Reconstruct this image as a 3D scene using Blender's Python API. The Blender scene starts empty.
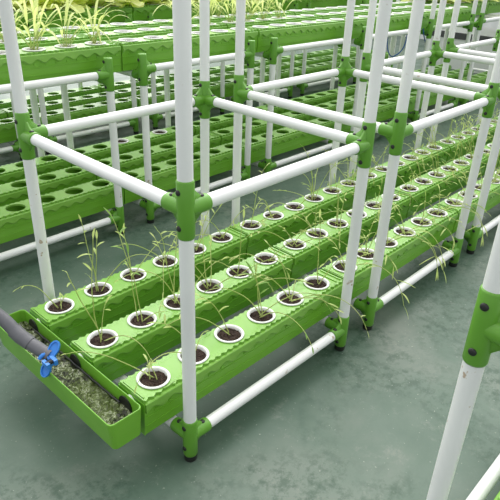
import bpy, bmesh, math, random
from mathutils import Vector, Matrix
C = bpy.context.scene.collection
PI = math.pi
sc = bpy.context.scene

# ------------------------------------------------------------------ materials
def new_mat(name):
    m = bpy.data.materials.new(name); m.use_nodes = True
    nt = m.node_tree; b = nt.nodes['Principled BSDF']
    return m, nt, b
def N(nt, t, **kw):
    n = nt.nodes.new(t)
    for k, v in kw.items():
        if k in n.inputs: n.inputs[k].default_value = v
        else: setattr(n, k, v)
    return n
def ramp(nt, fac, stops):
    r = nt.nodes.new('ShaderNodeValToRGB')
    e = r.color_ramp.elements
    while len(e) < len(stops): e.new(.5)
    for i, (p, c) in enumerate(stops):
        e[i].position = p; e[i].color = (*c, 1) if len(c) == 3 else c
    nt.links.new(fac, r.inputs[0]); return r
def simple(name, col, rough=.5, var=None, scale=20, bump=0, bscale=60, sss=0, spec=.5, coat=0):
    m, nt, b = new_mat(name)
    b.inputs['Base Color'].default_value = (*col, 1)
    b.inputs['Roughness'].default_value = rough
    b.inputs['Specular IOR Level'].default_value = spec
    b.inputs['Coat Weight'].default_value = coat
    tc = N(nt, 'ShaderNodeTexCoord')
    if var:
        n = N(nt, 'ShaderNodeTexNoise', Scale=scale, Detail=4.0)
        nt.links.new(tc.outputs['Object'], n.inputs['Vector'])
        r = ramp(nt, n.outputs['Fac'], [(.3, col), (.7, var)])
        nt.links.new(r.outputs[0], b.inputs['Base Color'])
    if bump:
        n = N(nt, 'ShaderNodeTexNoise', Scale=bscale, Detail=5.0)
        nt.links.new(tc.outputs['Object'], n.inputs['Vector'])
        bp = N(nt, 'ShaderNodeBump', Strength=bump, Distance=.01)
        nt.links.new(n.outputs['Fac'], bp.inputs['Height']); nt.links.new(bp.outputs[0], b.inputs['Normal'])
    return m

GREEN = (.145, .375, .026); GREEN2 = (.170, .415, .036)
M = {}
M['green'] = simple('green_plastic', GREEN, .38, GREEN2, 9)
M['joint'] = simple('joint_plastic', (.100, .285, .022), .36, (.120, .315, .03), 12)
def lid_mat():
    m, nt, b = new_mat('lid_plastic')
    b.inputs['Roughness'].default_value = .30
    tc = N(nt, 'ShaderNodeTexCoord')
    n = N(nt, 'ShaderNodeTexNoise', Scale=6.0, Detail=5.0)
    nt.links.new(tc.outputs['Object'], n.inputs['Vector'])
    r = ramp(nt, n.outputs['Fac'], [(.3, (.160, .370, .046)), (.7, (.215, .43, .072))])
    nt.links.new(r.outputs[0], b.inputs['Base Color'])
    sx = N(nt, 'ShaderNodeSeparateXYZ'); nt.links.new(tc.outputs['Object'], sx.inputs[0])
    def mth(op, a, v=None, v2=None):
        k = N(nt, 'ShaderNodeMath', operation=op)
        for i, s in enumerate((a, v, v2)):
            if s is None: continue
            if isinstance(s, (int, float)): k.inputs[i].default_value = s
            else: nt.links.new(s, k.inputs[i])
        return k.outputs[0]
    s = mth('SINE', mth('MULTIPLY', sx.outputs[0], 2*PI/.0105))
    tick = mth('GREATER_THAN', s, .35)
    ay = mth('ABSOLUTE', sx.outputs[1])
    band = mth('MULTIPLY', mth('GREATER_THAN', ay, .037), mth('LESS_THAN', ay, .045))
    t2 = mth('MULTIPLY', tick, band)
    bp = N(nt, 'ShaderNodeBump', Strength=.7, Distance=.0016)
    nt.links.new(t2, bp.inputs['Height']); nt.links.new(bp.outputs[0], b.inputs['Normal'])
    return m
M['lid'] = lid_mat()
def pipe_mat():
    m, nt, b = new_mat('white_pipe')
    b.inputs['Roughness'].default_value = .33
    tc = N(nt, 'ShaderNodeTexCoord'); g = N(nt, 'ShaderNodeNewGeometry')
    n = N(nt, 'ShaderNodeTexNoise', Scale=3.0, Detail=3.0); nt.links.new(g.outputs['Position'], n.inputs['Vector'])
    r = ramp(nt, n.outputs['Fac'], [(.35, (.74, .74, .745)), (.65, (.81, .81, .81))])
    n2 = N(nt, 'ShaderNodeTexNoise', Scale=34.0, Detail=3.0); nt.links.new(g.outputs['Position'], n2.inputs['Vector'])
    r2 = ramp(nt, n2.outputs['Fac'], [(.665, (0, 0, 0)), (.70, (1, 1, 1))])
    n3 = N(nt, 'ShaderNodeTexNoise', Scale=2.3, Detail=1.0); nt.links.new(g.outputs['Position'], n3.inputs['Vector'])
    r3 = ramp(nt, n3.outputs['Fac'], [(.54, (0, 0, 0)), (.62, (.75, .75, .75))])
    mu = N(nt, 'ShaderNodeMath', operation='MULTIPLY'); nt.links.new(r2.outputs[0], mu.inputs[0]); nt.links.new(r3.outputs[0], mu.inputs[1])
    mx = N(nt, 'ShaderNodeMix', data_type='RGBA')
    nt.links.new(mu.outputs[0], mx.inputs[0]); nt.links.new(r.outputs[0], mx.inputs[6]); mx.inputs[7].default_value = (.38, .24, .12, 1)
    nt.links.new(mx.outputs[2], b.inputs['Base Color'])
    return m
M['pipe'] = pipe_mat()
M['black'] = simple('black_rubber_and_gaps', (.012, .012, .012), .5)  # also colours in the dark of the trough inlets
M['white'] = simple('white_plastic', (.80, .80, .78), .4)
M['soil'] = simple('dark_soil', (.020, .011, .007), .85, (.075, .040, .025), 160, 1.0, 220)
M['stem'] = simple('pale_stem', (.50, .60, .20), .5, (.62, .68, .30), 15)
M['leaf'] = simple('seedling_leaf', (.46, .60, .15), .5, (.62, .70, .28), 15)
M['leafg'] = simple('green_seedling_leaf', (.17, .35, .06), .5, (.27, .43, .09), 15)
M['lettuce'] = simple('lettuce_leaf', (.74, .82, .20), .55, (.90, .92, .46), 12, .3, 40)
M['spear'] = simple('spear_leaf', (.66, .76, .24), .5, (.80, .84, .40), 12)
M['hose'] = simple('grey_hose', (.10, .10, .115), .45, (.13, .13, .145), 30)
M['blue'] = simple('blue_plastic', (.03, .20, .62), .35)
M['cable'] = simple('blue_cable', (.02, .09, .32), .4)
M['tank'] = simple('tank_white', (.78, .78, .78), .45)
M['dark'] = simple('tank_rim', (.055, .055, .06), .5)
for k in ('leaf', 'leafg', 'lettuce', 'spear', 'stem'):
    nt = M[k].node_tree; b = nt.nodes['Principled BSDF']; out = nt.nodes['Material Output']
    tr = nt.nodes.new('ShaderNodeBsdfTranslucent'); mx = nt.nodes.new('ShaderNodeMixShader'); mx.inputs[0].default_value = .48
    src = b.inputs['Base Color'].links[0].from_socket
    nt.links.new(src, tr.inputs[0]); nt.links.new(b.outputs[0], mx.inputs[1]); nt.links.new(tr.outputs[0], mx.inputs[2]); nt.links.new(mx.outputs[0], out.inputs[0])
def floor_mat():
    m, nt, b = new_mat('epoxy_floor')
    tc = N(nt, 'ShaderNodeTexCoord'); V = tc.outputs['Object']
    def noise(s, d=6., rgh=.6, dist=0.):
        n = N(nt, 'ShaderNodeTexNoise', Scale=s, Detail=d, Roughness=rgh, Distortion=dist); nt.links.new(V, n.inputs['Vector']); return n.outputs['Fac']
    base = ramp(nt, noise(1.6, 8, .62, .4), [(.30, (.052, .098, .068)), (.5, (.086, .132, .100)), (.70, (.140, .170, .140))])
    st = ramp(nt, noise(26, 6, .75), [(.46, (0, 0, 0)), (.60, (1, 1, 1))])
    st2 = ramp(nt, noise(2.2, 3, .5, .8), [(.46, (0, 0, 0)), (.60, (.8, .8, .8))])
    mu = N(nt, 'ShaderNodeMath', operation='MULTIPLY'); nt.links.new(st.outputs[0], mu.inputs[0]); nt.links.new(st2.outputs[0], mu.inputs[1])
    mx = N(nt, 'ShaderNodeMix', data_type='RGBA'); nt.links.new(mu.outputs[0], mx.inputs[0]); nt.links.new(base.outputs[0], mx.inputs[6]); mx.inputs[7].default_value = (.028, .066, .040, 1)
    l1 = ramp(nt, noise(9, 10, .85, .2), [(.55, (0, 0, 0)), (.68, (.6, .6, .6))])
    mx2 = N(nt, 'ShaderNodeMix', data_type='RGBA'); nt.links.new(l1.outputs[0], mx2.inputs[0]); nt.links.new(mx.outputs[2], mx2.inputs[6]); mx2.inputs[7].default_value = (.19, .21, .18, 1)
    sp = ramp(nt, noise(95, 2, .5), [(.70, (0, 0, 0)), (.74, (.6, .6, .6))])
    mx3 = N(nt, 'ShaderNodeMix', data_type='RGBA'); nt.links.new(sp.outputs[0], mx3.inputs[0]); nt.links.new(mx2.outputs[2], mx3.inputs[6]); mx3.inputs[7].default_value = (.34, .36, .31, 1)
    nt.links.new(mx3.outputs[2], b.inputs['Base Color'])
    rr = ramp(nt, noise(4, 6), [(.3, (.32,)*3), (.7, (.55,)*3)])
    nt.links.new(rr.outputs[0], b.inputs['Roughness']); b.inputs['Specular IOR Level'].default_value = .38
    bp = N(nt, 'ShaderNodeBump', Strength=.15, Distance=.004); nt.links.new(noise(18), bp.inputs['Height']); nt.links.new(bp.outputs[0], b.inputs['Normal'])
    return m
M['floor'] = floor_mat()
def water_mat():
    m, nt, b = new_mat('algae_water')
    tc = N(nt, 'ShaderNodeTexCoord'); V = tc.outputs['Object']
    n = N(nt, 'ShaderNodeTexNoise', Scale=38., Detail=6., Roughness=.7, Distortion=1.2); nt.links.new(V, n.inputs['Vector'])
    r = ramp(nt, n.outputs['Fac'], [(.38, (.008, .009, .006)), (.47, (.04, .05, .02)), (.53, (.11, .15, .035)), (.57, (.50, .52, .40)), (.61, (.035, .04, .02))])
    n2 = N(nt, 'ShaderNodeTexNoise', Scale=7., Detail=2.); nt.links.new(V, n2.inputs['Vector'])
    r2 = ramp(nt, n2.outputs['Fac'], [(.45, (.0, .0, .0)), (.60, (.45, .45, .45))])
    mx = N(nt, 'ShaderNodeMix', data_type='RGBA'); nt.links.new(r2.outputs[0], mx.inputs[0]); nt.links.new(r.outputs[0], mx.inputs[6]); mx.inputs[7].default_value = (.075, .11, .014, 1)
    nt.links.new(mx.outputs[2], b.inputs['Base Color']); b.inputs['Roughness'].default_value = .22; b.inputs['Specular IOR Level'].default_value = .3
    bp = N(nt, 'ShaderNodeBump', Strength=.7, Distance=.008); nt.links.new(n.outputs['Fac'], bp.inputs['Height']); nt.links.new(bp.outputs[0], b.inputs['Normal'])
    return m
M['water'] = water_mat()
def wall_mat():
    m, nt, b = new_mat('white_panel')
    b.inputs['Base Color'].default_value = (.82, .82, .82, 1); b.inputs['Roughness'].default_value = .5
    tc = N(nt, 'ShaderNodeTexCoord'); w = N(nt, 'ShaderNodeTexWave', Scale=1.6, bands_direction='Y'); nt.links.new(tc.outputs['Object'], w.inputs['Vector'])
    bp = N(nt, 'ShaderNodeBump', Strength=.4, Distance=.03); nt.links.new(w.outputs['Fac'], bp.inputs['Height']); nt.links.new(bp.outputs[0], b.inputs['Normal'])
    return m
M['wall'] = wall_mat()

# ------------------------------------------------------------------ mesh helpers
class MB:
    def __init__(s): s.v = []; s.f = []; s.sm = []
    def add(s, vs, fs, smooth=False):
        o = len(s.v); s.v += [tuple(v) for v in vs]
        for f in fs: s.f.append([i+o for i in f]); s.sm.append(smooth)
    def box(s, a, b):
        x0, y0, z0 = a; x1, y1, z1 = b
        s.add([(x0,y0,z0),(x1,y0,z0),(x1,y1,z0),(x0,y1,z0),(x0,y0,z1),(x1,y0,z1),(x1,y1,z1),(x0,y1,z1)],
              [(0,3,2,1),(4,5,6,7),(0,1,5,4),(1,2,6,5),(2,3,7,6),(3,0,4,7)])
    def loft(s, rings, cap=True, smooth=True):
        n = len(rings[0]); vs = [p for r in rings for p in r]; fs = []
        for k in range(len(rings)-1):
            for i in range(n):
                j = (i+1) % n
                fs.append((k*n+i, k*n+j, (k+1)*n+j, (k+1)*n+i))
        s.add(vs, fs, smooth)
        if cap:
            s.add(rings[0], [tuple(reversed(range(n)))]); s.add(rings[-1], [tuple(range(n))])
    def tube(s, pts, rad, n=12, cap=True, squash=None):
        pts = [Vector(p) for p in pts]; rings = []
        if not isinstance(rad, (list, tuple)): rad = [rad]*len(pts)
        up = None
        for i, p in enumerate(pts):
            d = (pts[min(i+1, len(pts)-1)]-pts[max(i-1, 0)]).normalized()
            if up is None:
                up = Vector((0, 0, 1)) if abs(d.z) < .9 else Vector((1, 0, 0))
            a = (up - d*up.dot(d)).normalized(); b = d.cross(a); up = a
            rings.append([p + (a*math.cos(2*PI*k/n) + b*math.sin(2*PI*k/n))*rad[i] for k in range(n)])
        s.loft(rings, cap)
    def lathe(s, prof, n=24, c=(0, 0, 0), cap=False):
        rings = [[(c[0]+r*math.cos(2*PI*k/n), c[1]+r*math.sin(2*PI*k/n), c[2]+z) for k in range(n)] for r, z in prof]
        s.loft(rings, cap)
    def leaf(s, base, d, length, width, droop=.5, segs=6, fold=.25, ruffle=0, rnd=None, tip=.9):
        p = Vector(base); d = Vector(d).normalized(); rows = []
        side = d.cross(Vector((0, 0, 1)))
        if side.length < .05: side = Vector((1, 0, 0))
        side.normalize()
        for i in range(segs+1):
            t = i/segs
            w = width*.5*max(.04, math.sin(PI*min(1, (t*.92+.04)))**.8)
            if ruffle: w = width*.5*(.25+.75*math.sin(PI*(.12+.75*t*tip))**.9)
            nrm = side.cross(d).normalized()
            rr = (rnd.uniform(-1, 1)*ruffle, rnd.uniform(-1, 1)*ruffle) if ruffle else (0, 0)
            rows.append((p-side*w+nrm*(w*fold+rr[0]), p.copy(), p+side*w+nrm*(w*fold+rr[1])))
            p = p + d*(length/segs)
            d = (d + Vector((0, 0, -droop/segs))).normalized()
        vs = [q for r in rows for q in r]; fs = []
        for i in range(segs):
            for j in (0, 1): fs.append((i*3+j, i*3+j+1, i*3+3+j+1, i*3+3+j))
        s.add(vs, fs, True)
    def mesh(s, name, mat):
        me = bpy.data.meshes.new(name); me.from_pydata(s.v, [], s.f)
        me.polygons.foreach_set('use_smooth', s.sm)
        me.materials.append(mat); me.update()
        bm = bmesh.new(); bm.from_mesh(me)
        if not getattr(s, 'open', False): bmesh.ops.recalc_face_normals(bm, faces=bm.faces[:])
        bm.to_mesh(me); bm.free(); return me
def link(name, me, parent=None, loc=(0, 0, 0)):
    o = bpy.data.objects.new(name, me); C.objects.link(o); o.parent = parent; o.location = loc; return o
def obj(name, mb, mat, parent=None, loc=(0, 0, 0)): return link(name, mb.mesh(name, M[mat]), parent, loc)
def tag(o, label, cat, group=None):
    o['label'] = label; o['category'] = cat
    if group: o['group'] = group
    elif 'group' in o: del o['group']
    return o
def thing(name, loc=(0, 0, 0)):
    o = bpy.data.objects.new(name, None); C.objects.link(o); o.location = loc; o.empty_display_size = .05; return o
def dup(o, parent=None):
    kids = KIDS.get(o.name) or list(o.children)
    KIDS[o.name] = kids
    c = o.copy(); C.objects.link(c)
    if parent is not None: c.parent = parent
    for k in kids: dup(k, c)
    return c
KIDS = {}
protos = []
def use(proto, loc, rz=0):
    """the first use moves the prototype itself, every later one copies it"""
    if not proto.get('_used'):
        proto['_used'] = 1; KIDS[proto.name] = list(proto.children)
        for k in proto.children: KIDS[k.name] = list(k.children)
        o = proto; protos.append(o)
    else:
        o = dup(proto)
    o.location = loc; o.rotation_euler = (0, 0, rz)
    return o

# ------------------------------------------------------------------ dimensions
L, W, PER = .7254, .7297, .9099          # module length, width, spacing of modules
PR, BR = .0180, .0172                     # post and beam radius
HB, HM = .0876, .7775
ROWS = (.119, .365, .611); PITCH = .1469; X0 = -.0273
CH0, CH1 = -.101, .797                    # channel section ends in module x
CZ = .1125                                # underside of the bottom tier channels
ORD = ['first', 'second', 'third', 'fourth', 'fifth', 'sixth', 'seventh', 'eighth']

# ------------------------------------------------------------------ rack frame
def connector_mesh(sx, sy, zc, z0, z1, dz_across=0., top_closed=True):
    mb = MB(); R = .0208
    prof = [(PR-.001, z0), (R-.002, z0), (R, z0+.004), (R, z1-.004), (R-.002, z1)]
    if top_closed: prof += [(.001, z1)]
    else: prof += [(PR-.001, z1)]
    mb.lathe(prof, 28)
    half = min(z1-zc, zc-z0)-.006
    for d, dz in ((Vector((sx, 0, 0)), 0.), (Vector((0, sy, 0)), dz_across)):
        side = Vector((-d.y, d.x, 0)); rings = []
        for dist, r in ((.002, .0195), (.024, .0200), (.048, .0208), (.062, .0208), (.064, .0200), (.064, .0150)):
            z = zc + dz*min(1, dist/.045)
            rings.append([Vector((0, 0, z)) + d*dist + side*r*math.cos(2*PI*k/22) + Vector((0, 0, r*math.sin(2*PI*k/22))) for k in range(22)])
        mb.loft(rings)
        rings = []
        for k in range(9):
            t_ = k/8; dist = .006+.050*t_; hh = .019+(half-.019)*(1-t_)**1.7; z = zc + dz*min(1, dist/.045); w_ = .0062+.004*(1-t_)
            lo, hi = max(z-hh, zc-half), min(z+hh, zc+half)
            rings.append([Vector((0, 0, lo))+d*dist-side*w_*.5, Vector((0, 0, lo))+d*dist+side*w_*.5, Vector((0, 0, z))+d*dist+side*w_,
                          Vector((0, 0, hi))+d*dist+side*w_*.5, Vector((0, 0, hi))+d*dist-side*w_*.5, Vector((0, 0, z))+d*dist-side*w_])
        mb.loft(rings)
    return mb
def dome(c, n, r=.0072, h=.0034):
    mb = MB(); n = Vector(n).normalized(); a = n.orthogonal().normalized(); b = n.cross(a); rings = []
    for rr, hh in ((r, -.004), (r, h*.3), (r*.8, h*.8), (r*.35, h), (.0004, h)):
        rings.append([Vector(c)+n*hh+(a*math.cos(2*PI*k/12)+b*math.sin(2*PI*k/12))*rr for k in range(12)])
    mb.loft(rings); return mb
_cc = {}
def add_connector(parent, loc, sx, sy, zc, z0, z1, dz=0., closed=False, foot=False):
    key = (sx, sy, round(z0-zc, 4), round(z1-zc, 4), dz, closed)
    if key not in _cc:
        me = connector_mesh(sx, sy, 0, z0-zc, z1-zc, dz, closed).mesh('joint', M['joint'])
        scr = []
        hs = min(z1-zc, zc-z0)*.62
        hs = hs if sx > 0 else hs*1.25
        for s in (-1, 1): scr.append(((-.0208, .001, s*hs), (-1, 0, 0)))
        scr.append(((sx*.046, 0, .0205), (0, 0, 1))); scr.append(((0, sy*.046, .0205+dz), (0, 0, 1)))
        pass
        _cc[key] = (me, [dome(c, n).mesh('screw', M['black']) for c, n in scr])
    me, scr = _cc[key]
    o = link('joint', me, parent, (loc[0], loc[1], zc))
    for s in scr: link('screw', s, o)
    if foot:
        if 'foot' not in _cc:
            mb = MB(); mb.lathe([(.001, 0), (.0175, 0), (.0190, .003), (.0190, .022), (.018, .026), (.001, .026)], 24)
            _cc['foot'] = mb.mesh('rubber_foot', M['black'])
        link('rubber_foot', _cc['foot'], o, (0, 0, -zc))
def cyl(name, a, b, r, parent):
    mb = MB(); mb.tube([a, b], r, 24); return obj(name, mb, 'pipe', parent)
def make_frame(tall=True, dz=0., hm=HM):
    t = thing('rack_frame')
    top = 1.52 if tall else hm+.068
    for x in (0, L):
        for y in (0, W):
            cyl('post', (x, y, .022), (x, y, top), PR, t)
            sx = 1 if x == 0 else -1; sy = 1 if y == 0 else -1
            add_connector(t, (x, y), sx, sy, HB, .020, .148, 0., False, True)
            add_connector(t, (x, y), sx, sy, hm, hm-.072, hm+.070, dz, not tall)
    for z, q in ((HB, 0.), (hm, dz)):
        for y in (0, W): cyl('rail', (.050, y, z), (L-.050, y, z), BR, t)
        for x in (0, L): cyl('rail', (x, .050, z+q), (x, W-.050, z+q), BR, t)
    return t

# ------------------------------------------------------------------ grow channel
def lid_mesh():
    bm = bmesh.new(); edges = []
    zt = .122; n = 148; outer = []
    xs = [CH0+(CH1-CH0)*i/n for i in range(n+1)]
    sc_ = lambda x: .0530 + .0040*math.sin(2*PI*(x-X0)/(PITCH/6))
    for x in xs: outer.append(bm.verts.new((x, -sc_(x), zt)))
    for x in reversed(xs): outer.append(bm.verts.new((x, sc_(x), zt)))
    for i in range(len(outer)): edges.append(bm.edges.new((outer[i], outer[(i+1) % len(outer)])))
    for k in range(6):
        cx = X0+k*PITCH; ring = [bm.verts.new((cx+.0425*math.cos(2*PI*i/28), .0425*math.sin(2*PI*i/28), zt)) for i in range(28)]
        for i in range(28): edges.append(bm.edges.new((ring[i], ring[(i+1) % 28])))
    bmesh.ops.triangle_fill(bm, use_beauty=True, use_dissolve=False, edges=edges, normal=(0, 0, 1))
    # drop triangles inside holes, if any were made
    bad = [f for f in bm.faces if any((f.calc_center_median().xy-Vector((X0+k*PITCH, 0))).length < .036 and all((v.co.xy-Vector((X0+k*PITCH, 0))).length < .0426 for v in f.verts) for k in range(6))]
    if bad: bmesh.ops.delete(bm, geom=bad, context='FACES_ONLY')
    for f in bm.faces:
        if f.normal.z < 0: f.normal_flip()
    r = bmesh.ops.extrude_face_region(bm, geom=bm.faces[:])
    for v in [g for g in r['geom'] if isinstance(g, bmesh.types.BMVert)]: v.co.z -= .010
    bmesh.ops.recalc_face_normals(bm, faces=bm.faces[:])
    me = bpy.data.meshes.new('t'); bm.to_mesh(me); bm.free()
    mb = MB(); mb.add([v.co for v in me.vertices], [tuple(p.vertices) for p in me.polygons])
    # shoulder and wavy skirt
    for s in (-1, 1):
        rings = []
        for i in range(0, n+1):
            x = xs[i]; zb = .087 + .0078*math.sin(2*PI*(x-X0)/(PITCH/2.2))
            rings.append([(x, s*.046, .1135), (x, s*.0600, .1140), (x, s*.0625, .1115), (x, s*.0640, zb+.003), (x, s*.0626, zb), (x, s*.0585, zb), (x, s*.0585, .1105), (x, s*.046, .1105)])
        mb.loft(rings, True, False)
    # raised ribs next to both section ends
    for x in (CH0+.004, CH1-.008, CH1-.030):
        mb.box((x, -.045, .122), (x+.004, .045, .1255))
    mb.box((CH1-.002, -.0535, .10), (CH1+.001, .0535, .124)); mb.box((CH0-.001, -.0535, .10), (CH0+.002, .0535, .124))
    return mb
def body_mesh():
    mb = MB()
    prof = [(-.0510, 0), (.0510, 0), (.0560, .070), (.0570, .1100), (.0535, .1100), (.0525, .070), (.0480, .004), (-.0480, .004), (-.0525, .070), (-.0535, .1100), (-.0570, .1100), (-.0560, .070)]
    mb.loft([[(x, y, z) for y, z in prof] for x in (CH0, CH1)], False, False)
    for a, b in ((CH0-.003, CH0+.001), (CH1-.001, CH1+.003)):
        o = [(-.0518, -.001), (.0518, -.001), (.0568, .070), (.0580, .1120), (-.0580, .1120), (-.0568, .070)]
        mb.loft([[(x, y, z) for y, z in o] for x in (a, b)], True, False)
    for z, y in ((.030, .0535), (.062, .0558)):
        for s in (-1, 1): mb.box((CH0, min(s*y, s*(y+.0016)), z), (CH1, max(s*y, s*(y+.0016)), z+.003))
    for k in range(18):
        x = CH0+.03+k*.0495
        for s in (-1, 1): mb.box((x, min(s*.056, s*.0585), .072), (x+.010, max(s*.056, s*.0585), .079))
    return mb
chan = thing('grow_channel'); obj('channel_body', body_mesh(), 'green', chan); obj('channel_lid', lid_mesh(), 'lid', chan)
chan2 = None

# ------------------------------------------------------------------ net pot and soil
def pot_mb():
    mb = MB()
    mb.lathe([(.0290, -.050), (.0400, -.002), (.0410, .001), (.0462, .0012), (.0474, .0030), (.0462, .0052), (.0420, .0060), (.0392, .0040), (.0380, -.004), (.028, -.049)], 32)
    return mb
def soil_mb(rnd):
    mb = MB(); rs = [.0005]+[.0388*i/7 for i in range(1, 8)]
    rings = [[(r*math.cos(2*PI*k/28), r*math.sin(2*PI*k/28), -.0075+rnd.uniform(0, .0040)+(.0015 if j < 5 else 0)) for k in range(28)] for j, r in enumerate(rs)]
    mb.open = True; mb.loft(rings, False, False)
    for k in range(90):
        a = rnd.uniform(0, 2*PI); r = .036*math.sqrt(rnd.random()); s = rnd.uniform(.0010, .0024)
        c = Vector((r*math.cos(a), r*math.sin(a), -.0035)); mb.tube([c+Vector((-s*1.2, rnd.uniform(-s, s), 0)), c+Vector((s*1.2, rnd.uniform(-s, s), s*.6))], [s*.8, s*.6], 5)
    return mb
rnd = random.Random(4)
POT = pot_mb().mesh('cup', M['white'])
SOILS = [soil_mb(rnd).mesh('soil', M['soil']) for _ in range(3)]

# ------------------------------------------------------------------ seedlings
def curve(p, d, length, droop, rnd, n=12, wig=.10):
    """a leggy stem that starts along d and gives way to its own weight"""
    p = Vector(p); d = Vector(d).normalized(); pts = [p.copy()]
    for i in range(n):
        p = p + d*(length/n); pts.append(p.copy())
        t = (i+1)/n
        d = (d + Vector((rnd.uniform(-wig, wig), rnd.uniform(-wig, wig), -droop*t*2.2/n*1.2+rnd.uniform(-wig, wig)*.4))).normalized()
        if p.z < .006 and d.z < 0 and (p.x**2+p.y**2)**.5 < .055: d.z = .02; d.normalize()
    return pts
def add_sprig(st, lf, pts, rnd, leaves=3, size=.03, r=.0020):
    st.tube(pts, [r*(1-.5*i/(len(pts)-1)) for i in range(len(pts))], 5)
    n = len(pts)
    for k in range(leaves):
        i = n-1-int(k*n*.16)
        if i < 2: break
        d = (pts[i]-pts[i-1]).normalized()
        a = rnd.uniform(0, 2*PI); s = Vector((math.cos(a), math.sin(a), rnd.uniform(-.1, .7)))
        if k == 0: s = s*.4+d
        lf.leaf(pts[i], (d*.6+s), size*rnd.uniform(.8, 1.35), size*(.24 if size < .05 else .11), rnd.uniform(.2, 1.2), 5)
def seedling(stems, seed):
    """stems: list of (azimuth deg, elevation deg, length, droop, leaves, leaf size)"""
    rnd = random.Random(seed); st, lf = MB(), MB(); lf.open = True
    for az, el, ln, dr, nl, sz in stems:
        a = math.radians(az); e = math.radians(el)
        d = (math.cos(a)*math.cos(e), math.sin(a)*math.cos(e), math.sin(e))
        b = (rnd.uniform(-.010, .010), rnd.uniform(-.010, .010), -.006)
        add_sprig(st, lf, curve(b, d, ln, dr, rnd, 14, .07), rnd, nl, sz)
    return st, lf
def make_pot(stems, seed, leafmat='leaf'):
    t = thing('potted_seedling'); link('cup', POT, t); link('soil', SOILS[seed % 3], t)
    if stems:
        st, lf = seedling(stems, seed); s = obj('stem', st, 'stem', t); obj('leaves', lf, leafmat, s)
    return t

# ------------------------------------------------------------------ floor, wall
mb = MB(); mb.box((-7, -7, -.1), (13, 11, 0)); o = obj('floor', mb, 'floor'); o['kind'] = 'structure'
mb = MB(); mb.box((8.6, -7, 0), (8.7, 11, 2.6)); o = obj('wall_right', mb, 'wall'); o['kind'] = 'structure'

# ------------------------------------------------------------------ racks
DX2, DY2 = -.025, 1.325
DX3, DY3 = .14, 2.65
RX, RY = .055, -.665-W
tallf = make_frame(True); lowf = make_frame(False, -.030); tall2 = make_frame(True, -.030)
MODN = ['nearest', 'second', 'third', 'fourth', 'fifth']
for k in range(5):
    o = use(tallf, (k*PER, 0, 0))
    tag(o, ['white pipe rack frame with green joints beside the water trough', 'white pipe rack frame right after the one beside the trough',
            'white pipe rack frame, third along the seedling channels from the trough', 'white pipe rack frame, fourth along the seedling channels from the trough',
            'white pipe rack frame at far end of the seedling channels'][k], 'rack', 'pipe frames around the seedling channels')
o = use(tallf, (RX, RY, 0)); tag(o, 'white pipe rack frame cut off by the right edge in the foreground', 'rack')
for k in range(7):
    o = use(lowf if k < 4 else tall2, (DX2+k*PER, DY2, 0))
    tag(o, 'white pipe frame under the two tier rack behind the seedlings, %s from the left' % ORD[k], 'rack', 'frames of the two tier rack behind the seedlings')
for k in range(6):
    o = use(lowf, (DX3+k*PER, DY3, 0))
    tag(o, 'white pipe frame of the rearmost lettuce rack, %s from the left' % ORD[k], 'rack', 'frames of the rearmost lettuce rack')

RN = ['front row', 'middle row', 'back row']
for k in range(5):
    for r, y in enumerate(ROWS):
        o = use(chan, (k*PER, y, CZ))
        tag(o, 'green channel holding white seedling pots, %s, %s section from the trough' % (RN[r], ORD[k]), 'planting channel', 'green channels of the nearest rack')
for r, y in enumerate((ROWS[2],)):
    o = use(chan, (RX, RY+y, CZ)); tag(o, 'green planting channel peeking in at the bottom right corner', 'planting channel')
TZ2 = HM-.030+BR+.001
for k in range(-1, 5):
    for r, y in enumerate(ROWS):
        if k >= 0:
            o = use(chan, (DX2+k*PER, DY2+y, CZ))
            tag(o, 'green channel with empty round holes, lower tier, %s, %s section from left' % (RN[r], ORD[k]), 'planting channel', 'lower tier channels with empty holes')
            o = use(chan, (DX2+.04+k*PER, DY2+y, TZ2))
            tag(o, 'green channel on the waist high tier behind seedlings, %s, %s section from left' % (RN[r], ORD[k]), 'planting channel', 'upper tier channels behind the seedlings')
for k in range(6):
    for r, y in enumerate(ROWS):
        o = use(chan, (DX3+k*PER, DY3+y, CZ))
        tag(o, 'green channel near the floor of the rearmost rack, %s, %s section from left' % (RN[r], ORD[k]), 'planting channel', 'lower channels of the rearmost rack')
        o = use(chan, (DX3+k*PER, DY3+y, TZ2))
        tag(o, 'green channel under lettuces on the rearmost rack, %s, %s section from left' % (RN[r], ORD[k]), 'planting channel', 'upper channels of the rearmost rack')

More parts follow.
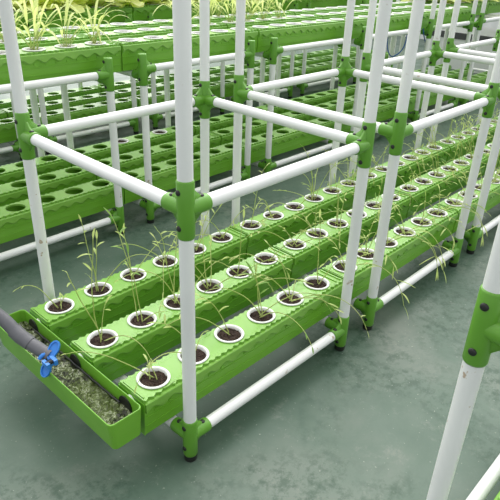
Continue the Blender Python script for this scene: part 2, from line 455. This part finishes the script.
# ------------------------------------------------------------------ pots of the nearest rack
rg = random.Random(11)
POTZ = CZ+.122
special = {
 (2, 0): [(165, 62, .17, 1.6, 2, .018), (60, 50, .04, .4, 3, .022), (340, 60, .035, .3, 2, .02)],
 (2, 1): [(150, 86, .27, .25, 3, .030), (200, 84, .21, .5, 3, .034), (330, 60, .26, 1.7, 1, .03), (100, 75, .07, .2, 1, .02)],
 (2, 2): [(180, 86, .19, .3, 3, .036), (355, 45, .25, 1.0, 2, .03), (120, 70, .05, .4, 2, .022)],
 (2, 3): [(230, 40, .28, 1.3, 2, .02), (200, 80, .17, .8, 3, .03), (10, 50, .22, 1.2, 2, .026), (150, 45, .2, 1.0, 2, .02)],
 (2, 4): [(220, 70, .30, 1.2, 2, .024), (20, 60, .26, 1.4, 2, .02), (170, 62, .16, 1.0, 3, .03), (330, 68, .20, .8, 3, .026)],
 (1, 0): [(160, 83, .36, .22, 3, .036), (168, 79, .30, .3, 3, .03), (20, 75, .12, .6, 2, .03), (300, 35, .2, 1.5, 1, .02)],
 (1, 1): [(130, 86, .36, .18, 4, .040), (150, 83, .24, .4, 3, .03), (330, 40, .08, .8, 2, .02)],
 (1, 2): [(180, 65, .34, 1.3, 2, .02), (60, 75, .28, .9, 3, .024), (100, 80, .24, .4, 3, .030), (340, 50, .28, 1.4, 2, .03), (200, 50, .18, 1.2, 2, .022)],
 (1, 3): [(200, 55, .32, 1.4, 2, .022), (80, 70, .26, .9, 2, .02), (140, 60, .25, .9, 3, .034), (40, 55, .22, .9, 3, .03), (300, 40, .25, 1.5, 2, .02)],
 (0, 0): [(140, 40, .26, 1.0, 1, .024), (60, 62, .05, .6, 4, .026), (120, 80, .045, .4, 2, .02)],
 (0, 1): [(190, 45, .26, 1.4, 2, .02), (130, 70, .16, 1.1, 3, .03), (70, 60, .09, .5, 3, .028), (20, 30, .13, 1.2, 2, .02)],
 (0, 2): [(110, 66, .16, .9, 4, .034), (160, 50, .24, 1.2, 2, .024)],
 (0, 3): [(260, 45, .30, 1.6, 2, .022), (190, 70, .26, .8, 2, .02), (80, 74, .15, .6, 4, .04), (170, 60, .25, 1.1, 2, .024), (330, 40, .28, 1.6, 3, .03)],
 (0, 4): [(280, 40, .34, 1.7, 2, .03), (100, 75, .22, .8, 2, .02), (30, 30, .16, 1.4, 2, .03), (140, 60, .2, 1.0, 3, .03), (290, 30, .20, 1.6, 3, .034)],
}
def rand_stems(lush):
    n = rg.randint(3, 5) + (3 if lush else 0); s = []
    for _ in range(n):
        s.append((rg.uniform(0, 360), rg.uniform(25, 86), rg.uniform(.08, .28), rg.uniform(.4, 1.7), rg.randint(2, 4), rg.uniform(.020, .036)))
    return s
variants = [make_pot(rand_stems(False), 100+i) for i in range(7)] + [make_pot(rand_stems(True), 120+i, 'leafg' if i == 1 else 'leaf') for i in range(6)]
drape = [make_pot([(rg.uniform(225, 315), rg.uniform(25, 55), rg.uniform(.26, .40), rg.uniform(2.2, 3.2), 5, .055), (rg.uniform(235, 325), rg.uniform(20, 50), rg.uniform(.22, .34), 2.0, 6, .055),
                   (rg.uniform(0, 360), 60, .16, 1.0, 4, .03), (rg.uniform(120, 200), 50, .22, 1.2, 3, .03)], 140+i) for i in range(3)]
# holders for lavishly drooping plants are the outer row ones around the second module
CN = ['front', 'middle', 'back']
def nth(n):
    return {1: 'first', 2: 'second', 3: 'third'}.get(n) or (str(n) + {1: 'st', 2: 'nd', 3: 'rd'}.get(n % 10 if n not in (11, 12, 13) else 0, 'th'))
for r, y in enumerate(ROWS):
    for j in range(6*5 if r else 6*4):
        k, i = divmod(j, 6); x = k*PER+X0+i*PITCH
        if (r, j) in special: o = use(make_pot(special[(r, j)], r*40+j, 'leafg' if (r, j) in ((1, 1), (0, 3)) else 'leaf'), (x, y, POTZ))
        elif r == 0 and j in (6, 8, 9, 11, 14): o = use(drape[j % 3], (x, y, POTZ), rg.uniform(-.3, .3))
        else:
            v = variants[rg.randrange(0, 7)] if j < 8 else variants[rg.randrange(3, 13)]
            o = use(v, (x, y, POTZ), rg.uniform(0, 6.28))
        tag(o, 'white rimmed pot of dark soil with leggy seedling, %s row, %s from trough' % (CN[r], nth(j+1)), 'potted seedling', 'potted seedlings of the nearest rack')

# two white pots forgotten in the empty lower tier
empty = make_pot(None, 1); empty.name = 'net_pot'
for (k, r, i, lb) in ((1, 2, 4, 'right one of two white pots in the empty lower tier behind'), (1, 2, 2, 'left one of two white pots in the empty lower tier behind')):
    o = use(empty, (DX2+k*PER+X0+i*PITCH, DY2+ROWS[r], CZ+.122)); tag(o, lb, 'pot')

# ------------------------------------------------------------------ upper tier of the second rack
def spear(seed, n=12, h=.20):
    rnd = random.Random(seed); st, lf = MB(), MB(); lf.open = True
    for k in range(n):
        a = rnd.uniform(0, 2*PI); e = rnd.uniform(.75, 1.45); d = (math.cos(a)*math.cos(e), math.sin(a)*math.cos(e), math.sin(e))
        b = (rnd.uniform(-.012, .012), rnd.uniform(-.012, .012), -.005)
        pts = curve(b, d, h*rnd.uniform(.25, .5), .2, rnd, 5, .05); st.tube(pts, .0014, 5)
        lf.leaf(pts[-1], (pts[-1]-pts[-2]), h*rnd.uniform(.45, 1.0), .012, rnd.uniform(.5, 2.6), 9)
    return st, lf
def make_spear(seed, n, h):
    t = thing('potted_seedling'); link('cup', POT, t); link('soil', SOILS[seed % 3], t)
    st, lf = spear(seed, n, h); s = obj('stem', st, 'stem', t); obj('leaves', lf, 'spear', s); return t
spears = [make_spear(i, 13, .19+.02*(i % 3)) for i in range(5)]
for k in range(5):
    for r, y in enumerate(ROWS):
        for i in range(6):
            x = DX2+.04+k*PER+X0+i*PITCH; z = TZ2+.122
            planted = (k == 0 and not (r > 0 and i == 5)) or (k in (1, 2) and r >= 1 and 1.60 < x < 2.30)
            if k == 0 and r == 0 and i in (2,): planted = False
            if planted:
                o = use(spears[rg.randrange(5)], (x, DY2+y, z), rg.uniform(0, 6.28))
                tag(o, 'pale spiky leaved plant on the waist high tier, %s row, %s pot from left' % (CN[r], nth(k*6+i+1)), 'potted seedling', 'spiky plants on the waist high tier')
            else:
                o = use(empty, (x, DY2+y, z), rg.uniform(0, 6.28))
                tag(o, 'unplanted white rimmed pot on the waist high tier, %s row, %s from left' % (CN[r], nth(k*6+i+1)), 'pot', 'unplanted pots on the waist high tier')

# ------------------------------------------------------------------ lettuces of the rearmost rack
def lettuce(seed, n=16, h=.17):
    rnd = random.Random(seed); lf = MB(); lf.open = True
    for k in range(n):
        a = k*2.4+rnd.uniform(-.3, .3); e = 1.35-1.0*k/n+rnd.uniform(-.1, .1)
        lf.leaf((0, 0, -.004), (math.cos(a)*math.cos(e), math.sin(a)*math.cos(e), math.sin(e)), h*rnd.uniform(.8, 1.25), h*rnd.uniform(.45, .65), rnd.uniform(.6, 1.5), 8, .25, .007, rnd)
    return lf
def make_lettuce(seed):
    t = thing('potted_lettuce'); link('cup', POT, t); link('soil', SOILS[seed % 3], t)
    obj('leaves', lettuce(seed, 15, .16+.02*(seed % 3)), 'lettuce', t); return t
letts = [make_lettuce(i) for i in range(5)]
for k in range(5):
    for r, y in enumerate(ROWS):
        for i in range(6):
            if k == 4 and r: continue
            o = use(letts[rg.randrange(5)], (DX3+k*PER+X0+i*PITCH, DY3+y, TZ2+.122), rg.uniform(0, 6.28))
            tag(o, 'leafy yellow green lettuce on the rearmost rack, %s row, %s from left' % (CN[r], nth(k*6+i+1)), 'lettuce', 'lettuces of the rearmost rack')

# ------------------------------------------------------------------ rack across the far end, water tank
for r in range(3):
    o = use(chan, (DX2+5*PER, DY2+ROWS[r], CZ)); tag(o, 'last green channel with empty holes at right end of the lower tier, %s' % RN[r], 'planting channel', 'lower tier channels with empty holes')
for k in (5, 6):
  for r in (1, 2):
    o = use(chan, (DX2+.04+k*PER, DY2+ROWS[r], TZ2))
    tag(o, 'green channel with lettuces at far right of the waist high tier, %s row, %s' % (CN[r], ['left piece', 'right piece'][k-5]), 'planting channel')
    for i in range(6):
        o = use(letts[rg.randrange(5)], (DX2+.04+k*PER+X0+i*PITCH, DY2+ROWS[r], TZ2+.122), rg.uniform(0, 6.28))
        tag(o, 'lettuce at far right of the waist high tier, %s row, %s plant' % (CN[r], nth((k-5)*6+i+1)), 'lettuce', 'lettuces at the far right end')
t = thing('water_tank', (6.42, 2.10, 0))
def rrect(x0, y0, x1, y1, r, z, n=6):
    out = []
    for cx, cy, a0 in ((x1-r, y1-r, 0), (x0+r, y1-r, 90), (x0+r, y0+r, 180), (x1-r, y0+r, 270)):
        for i in range(n+1):
            a = math.radians(a0+90*i/n); out.append((cx+r*math.cos(a), cy+r*math.sin(a), z))
    return out

# ------------------------------------------------------------------ tank
tx0, ty0, tx1, ty1 = 0.0, -.60, .30, .70
mb = MB(); mb.loft([rrect(tx0+.02, ty0+.02, tx1-.02, ty1-.02, .05, 0), rrect(tx0, ty0, tx1, ty1, .05, .37), rrect(tx0+.01, ty0+.01, tx1-.01, ty1-.01, .04, .50), rrect(tx0+.03, ty0+.03, tx1-.03, ty1-.03, .04, .02)], True, False)
obj('tank_body', mb, 'tank', t)
mb = MB(); mb.loft([rrect(tx0-.012, ty0-.012, tx1+.012, ty1+.012, .05, .36), rrect(tx0-.012, ty0-.012, tx1+.012, ty1+.012, .05, .43), rrect(tx0+.01, ty0+.01, tx1-.01, ty1-.01, .04, .435)], True, False)
q = obj('tank_rim', mb, 'dark', t); q['label'] = 'black rim'
tag(t, 'long white tank with a black rim beyond the two tier rack', 'tank')

# ------------------------------------------------------------------ collecting trough
TX0, TX1, TY0, TY1, TZ = -.220, -.118, .046, .676, .238
t = thing('collecting_trough', (TX0, TY0, .14))
def rr(d, z, ex=0, r=.014): 
    return [(a-TX0, b-TY0, c-.14) for a, b, c in rrect(TX0+d+ex, TY0+d, TX1-d, TY1-d, r, z, 6)]
mb = MB()
mb.loft([rr(.010, .140, .004, .012), rr(.004, .147, .006, .014), rr(.0015, .20, .002), rr(0, TZ-.002), rr(.001, TZ), rr(.0028, TZ), rr(.0038, TZ-.003), rr(.0045, .20, .003, .012), rr(.009, .160, .006, .010)], True, False)
body = obj('trough_body', mb, 'green', t)
mb = MB(); nx, ny = 14, 90; r2 = random.Random(3); WZ = .196
vs = []
for j in range(ny+1):
    for i in range(nx+1):
        x = TX0+.0065+(TX1-TX0-.011)*i/nx; y = TY0+.005+(TY1-TY0-.010)*j/ny
        edge = i in (0, nx) or j in (0, ny)
        vs.append((x-TX0, y-TY0, WZ-.14+(0 if edge else r2.uniform(-.003, .004))))
fs = [(j*(nx+1)+i, j*(nx+1)+i+1, (j+1)*(nx+1)+i+1, (j+1)*(nx+1)+i) for j in range(ny) for i in range(nx)]
mb.open = True; mb.add(vs, fs, False); q = obj('water', mb, 'water', t); q['label'] = 'murky water with green algae'
for y in ROWS:
    mb = MB(); mb.tube([(TX1-.0075-TX0, y-TY0+.0, .060), (TX1-.0035-TX0, y-TY0, .060)], .028, 20); q = obj('inlet', mb, 'black', t); q['label'] = 'dark round inlet'  # solid black discs: the shade inside the inlet holes, put in as colour
mb = MB(); pts = [(TX1-.0125-TX0+.001*math.sin(k*1.7), .09+k*.0125, .062) for k in range(38)]; mb.tube(pts, .0030, 6)
q = obj('dark_line', mb, 'black', t); q['label'] = 'thin dark line along the inner wall'  # thin black tube drawn as the dark gap along the wall
tag(t, 'long green trough of murky green water at the channel ends', 'trough')

# hose and clip
def smooth(pts, n=10):
    pts = [Vector(p) for p in pts]; out = []
    P = [pts[0]*2-pts[1]]+pts+[pts[-1]*2-pts[-2]]
    for i in range(1, len(P)-2):
        a, b, c, d = P[i-1:i+3]
        for k in range(n):
            t = k/n; out.append(.5*((2*b)+(c-a)*t+(2*a-5*b+4*c-d)*t*t+(3*b-a-3*c+d)*t**3))
    out.append(pts[-1]); return out
t = thing('hose', (-.5, .9, 0))
def hl(p): return (p[0]+.5, p[1]-.9, p[2])
hp = [hl(p) for p in smooth([(-.62, 1.1, .02), (-.52, .95, .04), (-.44, .83, .17), (-.37, .71, .35), (-.305, .60, .405), (-.255, .515, .352), (-.232, .455, .303), (-.208, .395, .276), (-.196, .368, .264)], 8)]
mb = MB(); mb.tube(hp, .0190, 20); obj('hose_tube', mb, 'hose', t)
a = Vector(hl((-.2385, .475, .317))); b = Vector(hl((-.232, .455, .303))); c_ = Vector(hl((-.220, .425, .288)))
mb = MB(); mb.tube([a, b, c_], .0212, 20); obj('hose_collar', mb, 'hose', t)
tag(t, 'thick grey hose hanging over the trough wall into the water', 'hose')

cp = Vector((-.207, .355, .262)); t = thing('hose_clip', cp)
def paddle(d, n, length, w):
    """flat rounded handle with a slot, lying along d with normal n"""
    d = Vector(d).normalized(); n = Vector(n).normalized(); n = (n-d*n.dot(d)).normalized(); s = n.cross(d); mbp = MB()
    prof = []
    for k in range(24):
        a = 2*PI*k/24; u = math.cos(a); v = math.sin(a)
        prof.append((length*(.5+.5*u), w*.5*v*(.72+.28*(u+1)/2)))
    r0 = [d*u+s*v-n*.003 for u, v in prof]; r1 = [d*u+s*v+n*.003 for u, v in prof]
    mbp.loft([r0, r1], True, False)
    rim0 = [d*(length*.5+(u-length*.5)*.97)+s*v*.97+n*.003 for u, v in prof]; rim1 = [q+n*.004 for q in rim0]
    rim2 = [d*(length*.5+(u-length*.5)*.80)+s*v*.76+n*.007 for u, v in prof]; rim3 = [q-n*.004 for q in rim2]
    mbp.loft([rim0, rim1, rim2, rim3], False, False)
    return mbp
h1 = paddle((.62, .25, .52), (-.5, -.5, .7), .058, .034); obj('handle', h1, 'blue', t)
h2 = paddle((-.42, -.22, -.62), (-.8, -.4, .3), .048, .032); obj('handle', h2, 'blue', t)
mb = MB(); ring = [Vector((.006*0+.0, 0, 0))]
pts = [Vector((.022*math.cos(a), .010+.006*math.sin(a*.5), .021*math.sin(a)-.006)) for a in [math.radians(-150+k*20) for k in range(16)]]
mb.tube(pts, [.0055]*16, 8); obj('jaw', mb, 'blue', t)
mb = MB(); mb.tube([Vector((-.016, -.012, .002)), Vector((.012, -.020, .006))], .0065, 12); q = obj('spring', mb, 'black', t); q['label'] = 'dark metal spring'
mb = MB(); mb.box((-.020, -.028, -.006), (-.010, .002, .008)); mb.box((.002, -.030, -.004), (.012, 0, .012)); obj('bracket', mb, 'blue', t)
tag(t, 'blue plastic clip holding the grey hose on the trough', 'clip')

# outlet stubs between channel ends and trough
for r, y in enumerate(ROWS):
    mb = MB(); mb.tube([(-.121, y, .207), (-.100, y, .207)], .016, 18); o = obj('outlet_pipe', mb, 'pipe')
    tag(o, 'short white outlet pipe joining the %s row channel to the trough' % CN[r], 'pipe', 'outlet pipes into the trough')

# blue cables far behind
for (pts, lb) in (([(3.33, 1.36, .772), (3.32, 1.35, .72), (3.30, 1.355, .66), (3.27, 1.37, .62), (3.22, 1.40, .60), (3.2, 1.43, .66), (3.2, 1.44, .745)], 'blue cable looping below the waist high tier, left of its twin'),
                  ([(3.57, 1.36, .772), (3.61, 1.36, .71), (3.70, 1.37, .63), (3.80, 1.40, .58), (3.90, 1.42, .62), (3.95, 1.44, .745)], 'blue cable slanting down from the waist high tier at right')):
    mb = MB(); mb.tube(smooth(pts, 8), .0045, 8); o = obj('cable', mb, 'cable'); tag(o, lb, 'cable')

def kill(o):
    for k in list(o.children): kill(k)
    bpy.data.objects.remove(o)
for p in variants+drape+spears+letts:
    if not p.get('_used'): kill(p)
for p in protos:
    if '_used' in p: del p['_used']
for o in bpy.data.objects:
    if '_used' in o: del o['_used']

# ------------------------------------------------------------------ light
w = bpy.data.worlds.new('sky'); sc.world = w; w.use_nodes = True; nt = w.node_tree
bg = nt.nodes['Background']
tc = nt.nodes.new('ShaderNodeTexCoord'); sx = nt.nodes.new('ShaderNodeSeparateXYZ'); nt.links.new(tc.outputs['Generated'], sx.inputs[0])
dt = N(nt, 'ShaderNodeVectorMath', operation='DOT_PRODUCT'); nt.links.new(tc.outputs['Generated'], dt.inputs[0]); dt.inputs[1].default_value = (.55, .52, .65)
r = ramp(nt, dt.outputs['Value'], [(.0, (.70, .72, .72)), (.35, (.90, .92, .91)), (.75, (2.2, 2.2, 2.17)), (1., (2.7, 2.7, 2.6))])
nt.links.new(r.outputs[0], bg.inputs[0]); bg.inputs[1].default_value = .86
s = bpy.data.lights.new('daylight', 'SUN'); s.energy = 1.0; s.angle = math.radians(50); s.color = (1, .99, .96)
so = bpy.data.objects.new('daylight', s); C.objects.link(so)
so.rotation_euler = Vector((.62, .60, .95)).to_track_quat('Z', 'Y').to_euler()

# ------------------------------------------------------------------ camera
yaw, pitch, roll, fpx = .741884, -.488304, .038806, 575.887
f = Vector((math.cos(pitch)*math.cos(yaw), math.cos(pitch)*math.sin(yaw), math.sin(pitch)))
r_ = f.cross(Vector((0, 0, 1))).normalized(); u = r_.cross(f)
rr_ = r_*math.cos(roll)+u*math.sin(roll); uu = -r_*math.sin(roll)+u*math.cos(roll)
cam = bpy.data.cameras.new('camera'); co = bpy.data.objects.new('camera', cam); C.objects.link(co)
m = Matrix((rr_, uu, -f)).transposed().to_4x4(); m.translation = Vector((-.767288, -.902410, 1.304566)); co.matrix_world = m
cam.sensor_width = 36; cam.sensor_fit = 'HORIZONTAL'; cam.lens = 36*fpx/500; cam.clip_start = .02
cam.dof.use_dof = False
sc.camera = co
sc.view_settings.view_transform = 'Standard'; sc.view_settings.look = 'None'; sc.view_settings.gamma = 1; sc.view_settings.exposure = .52
sc.view_settings.use_curve_mapping = False
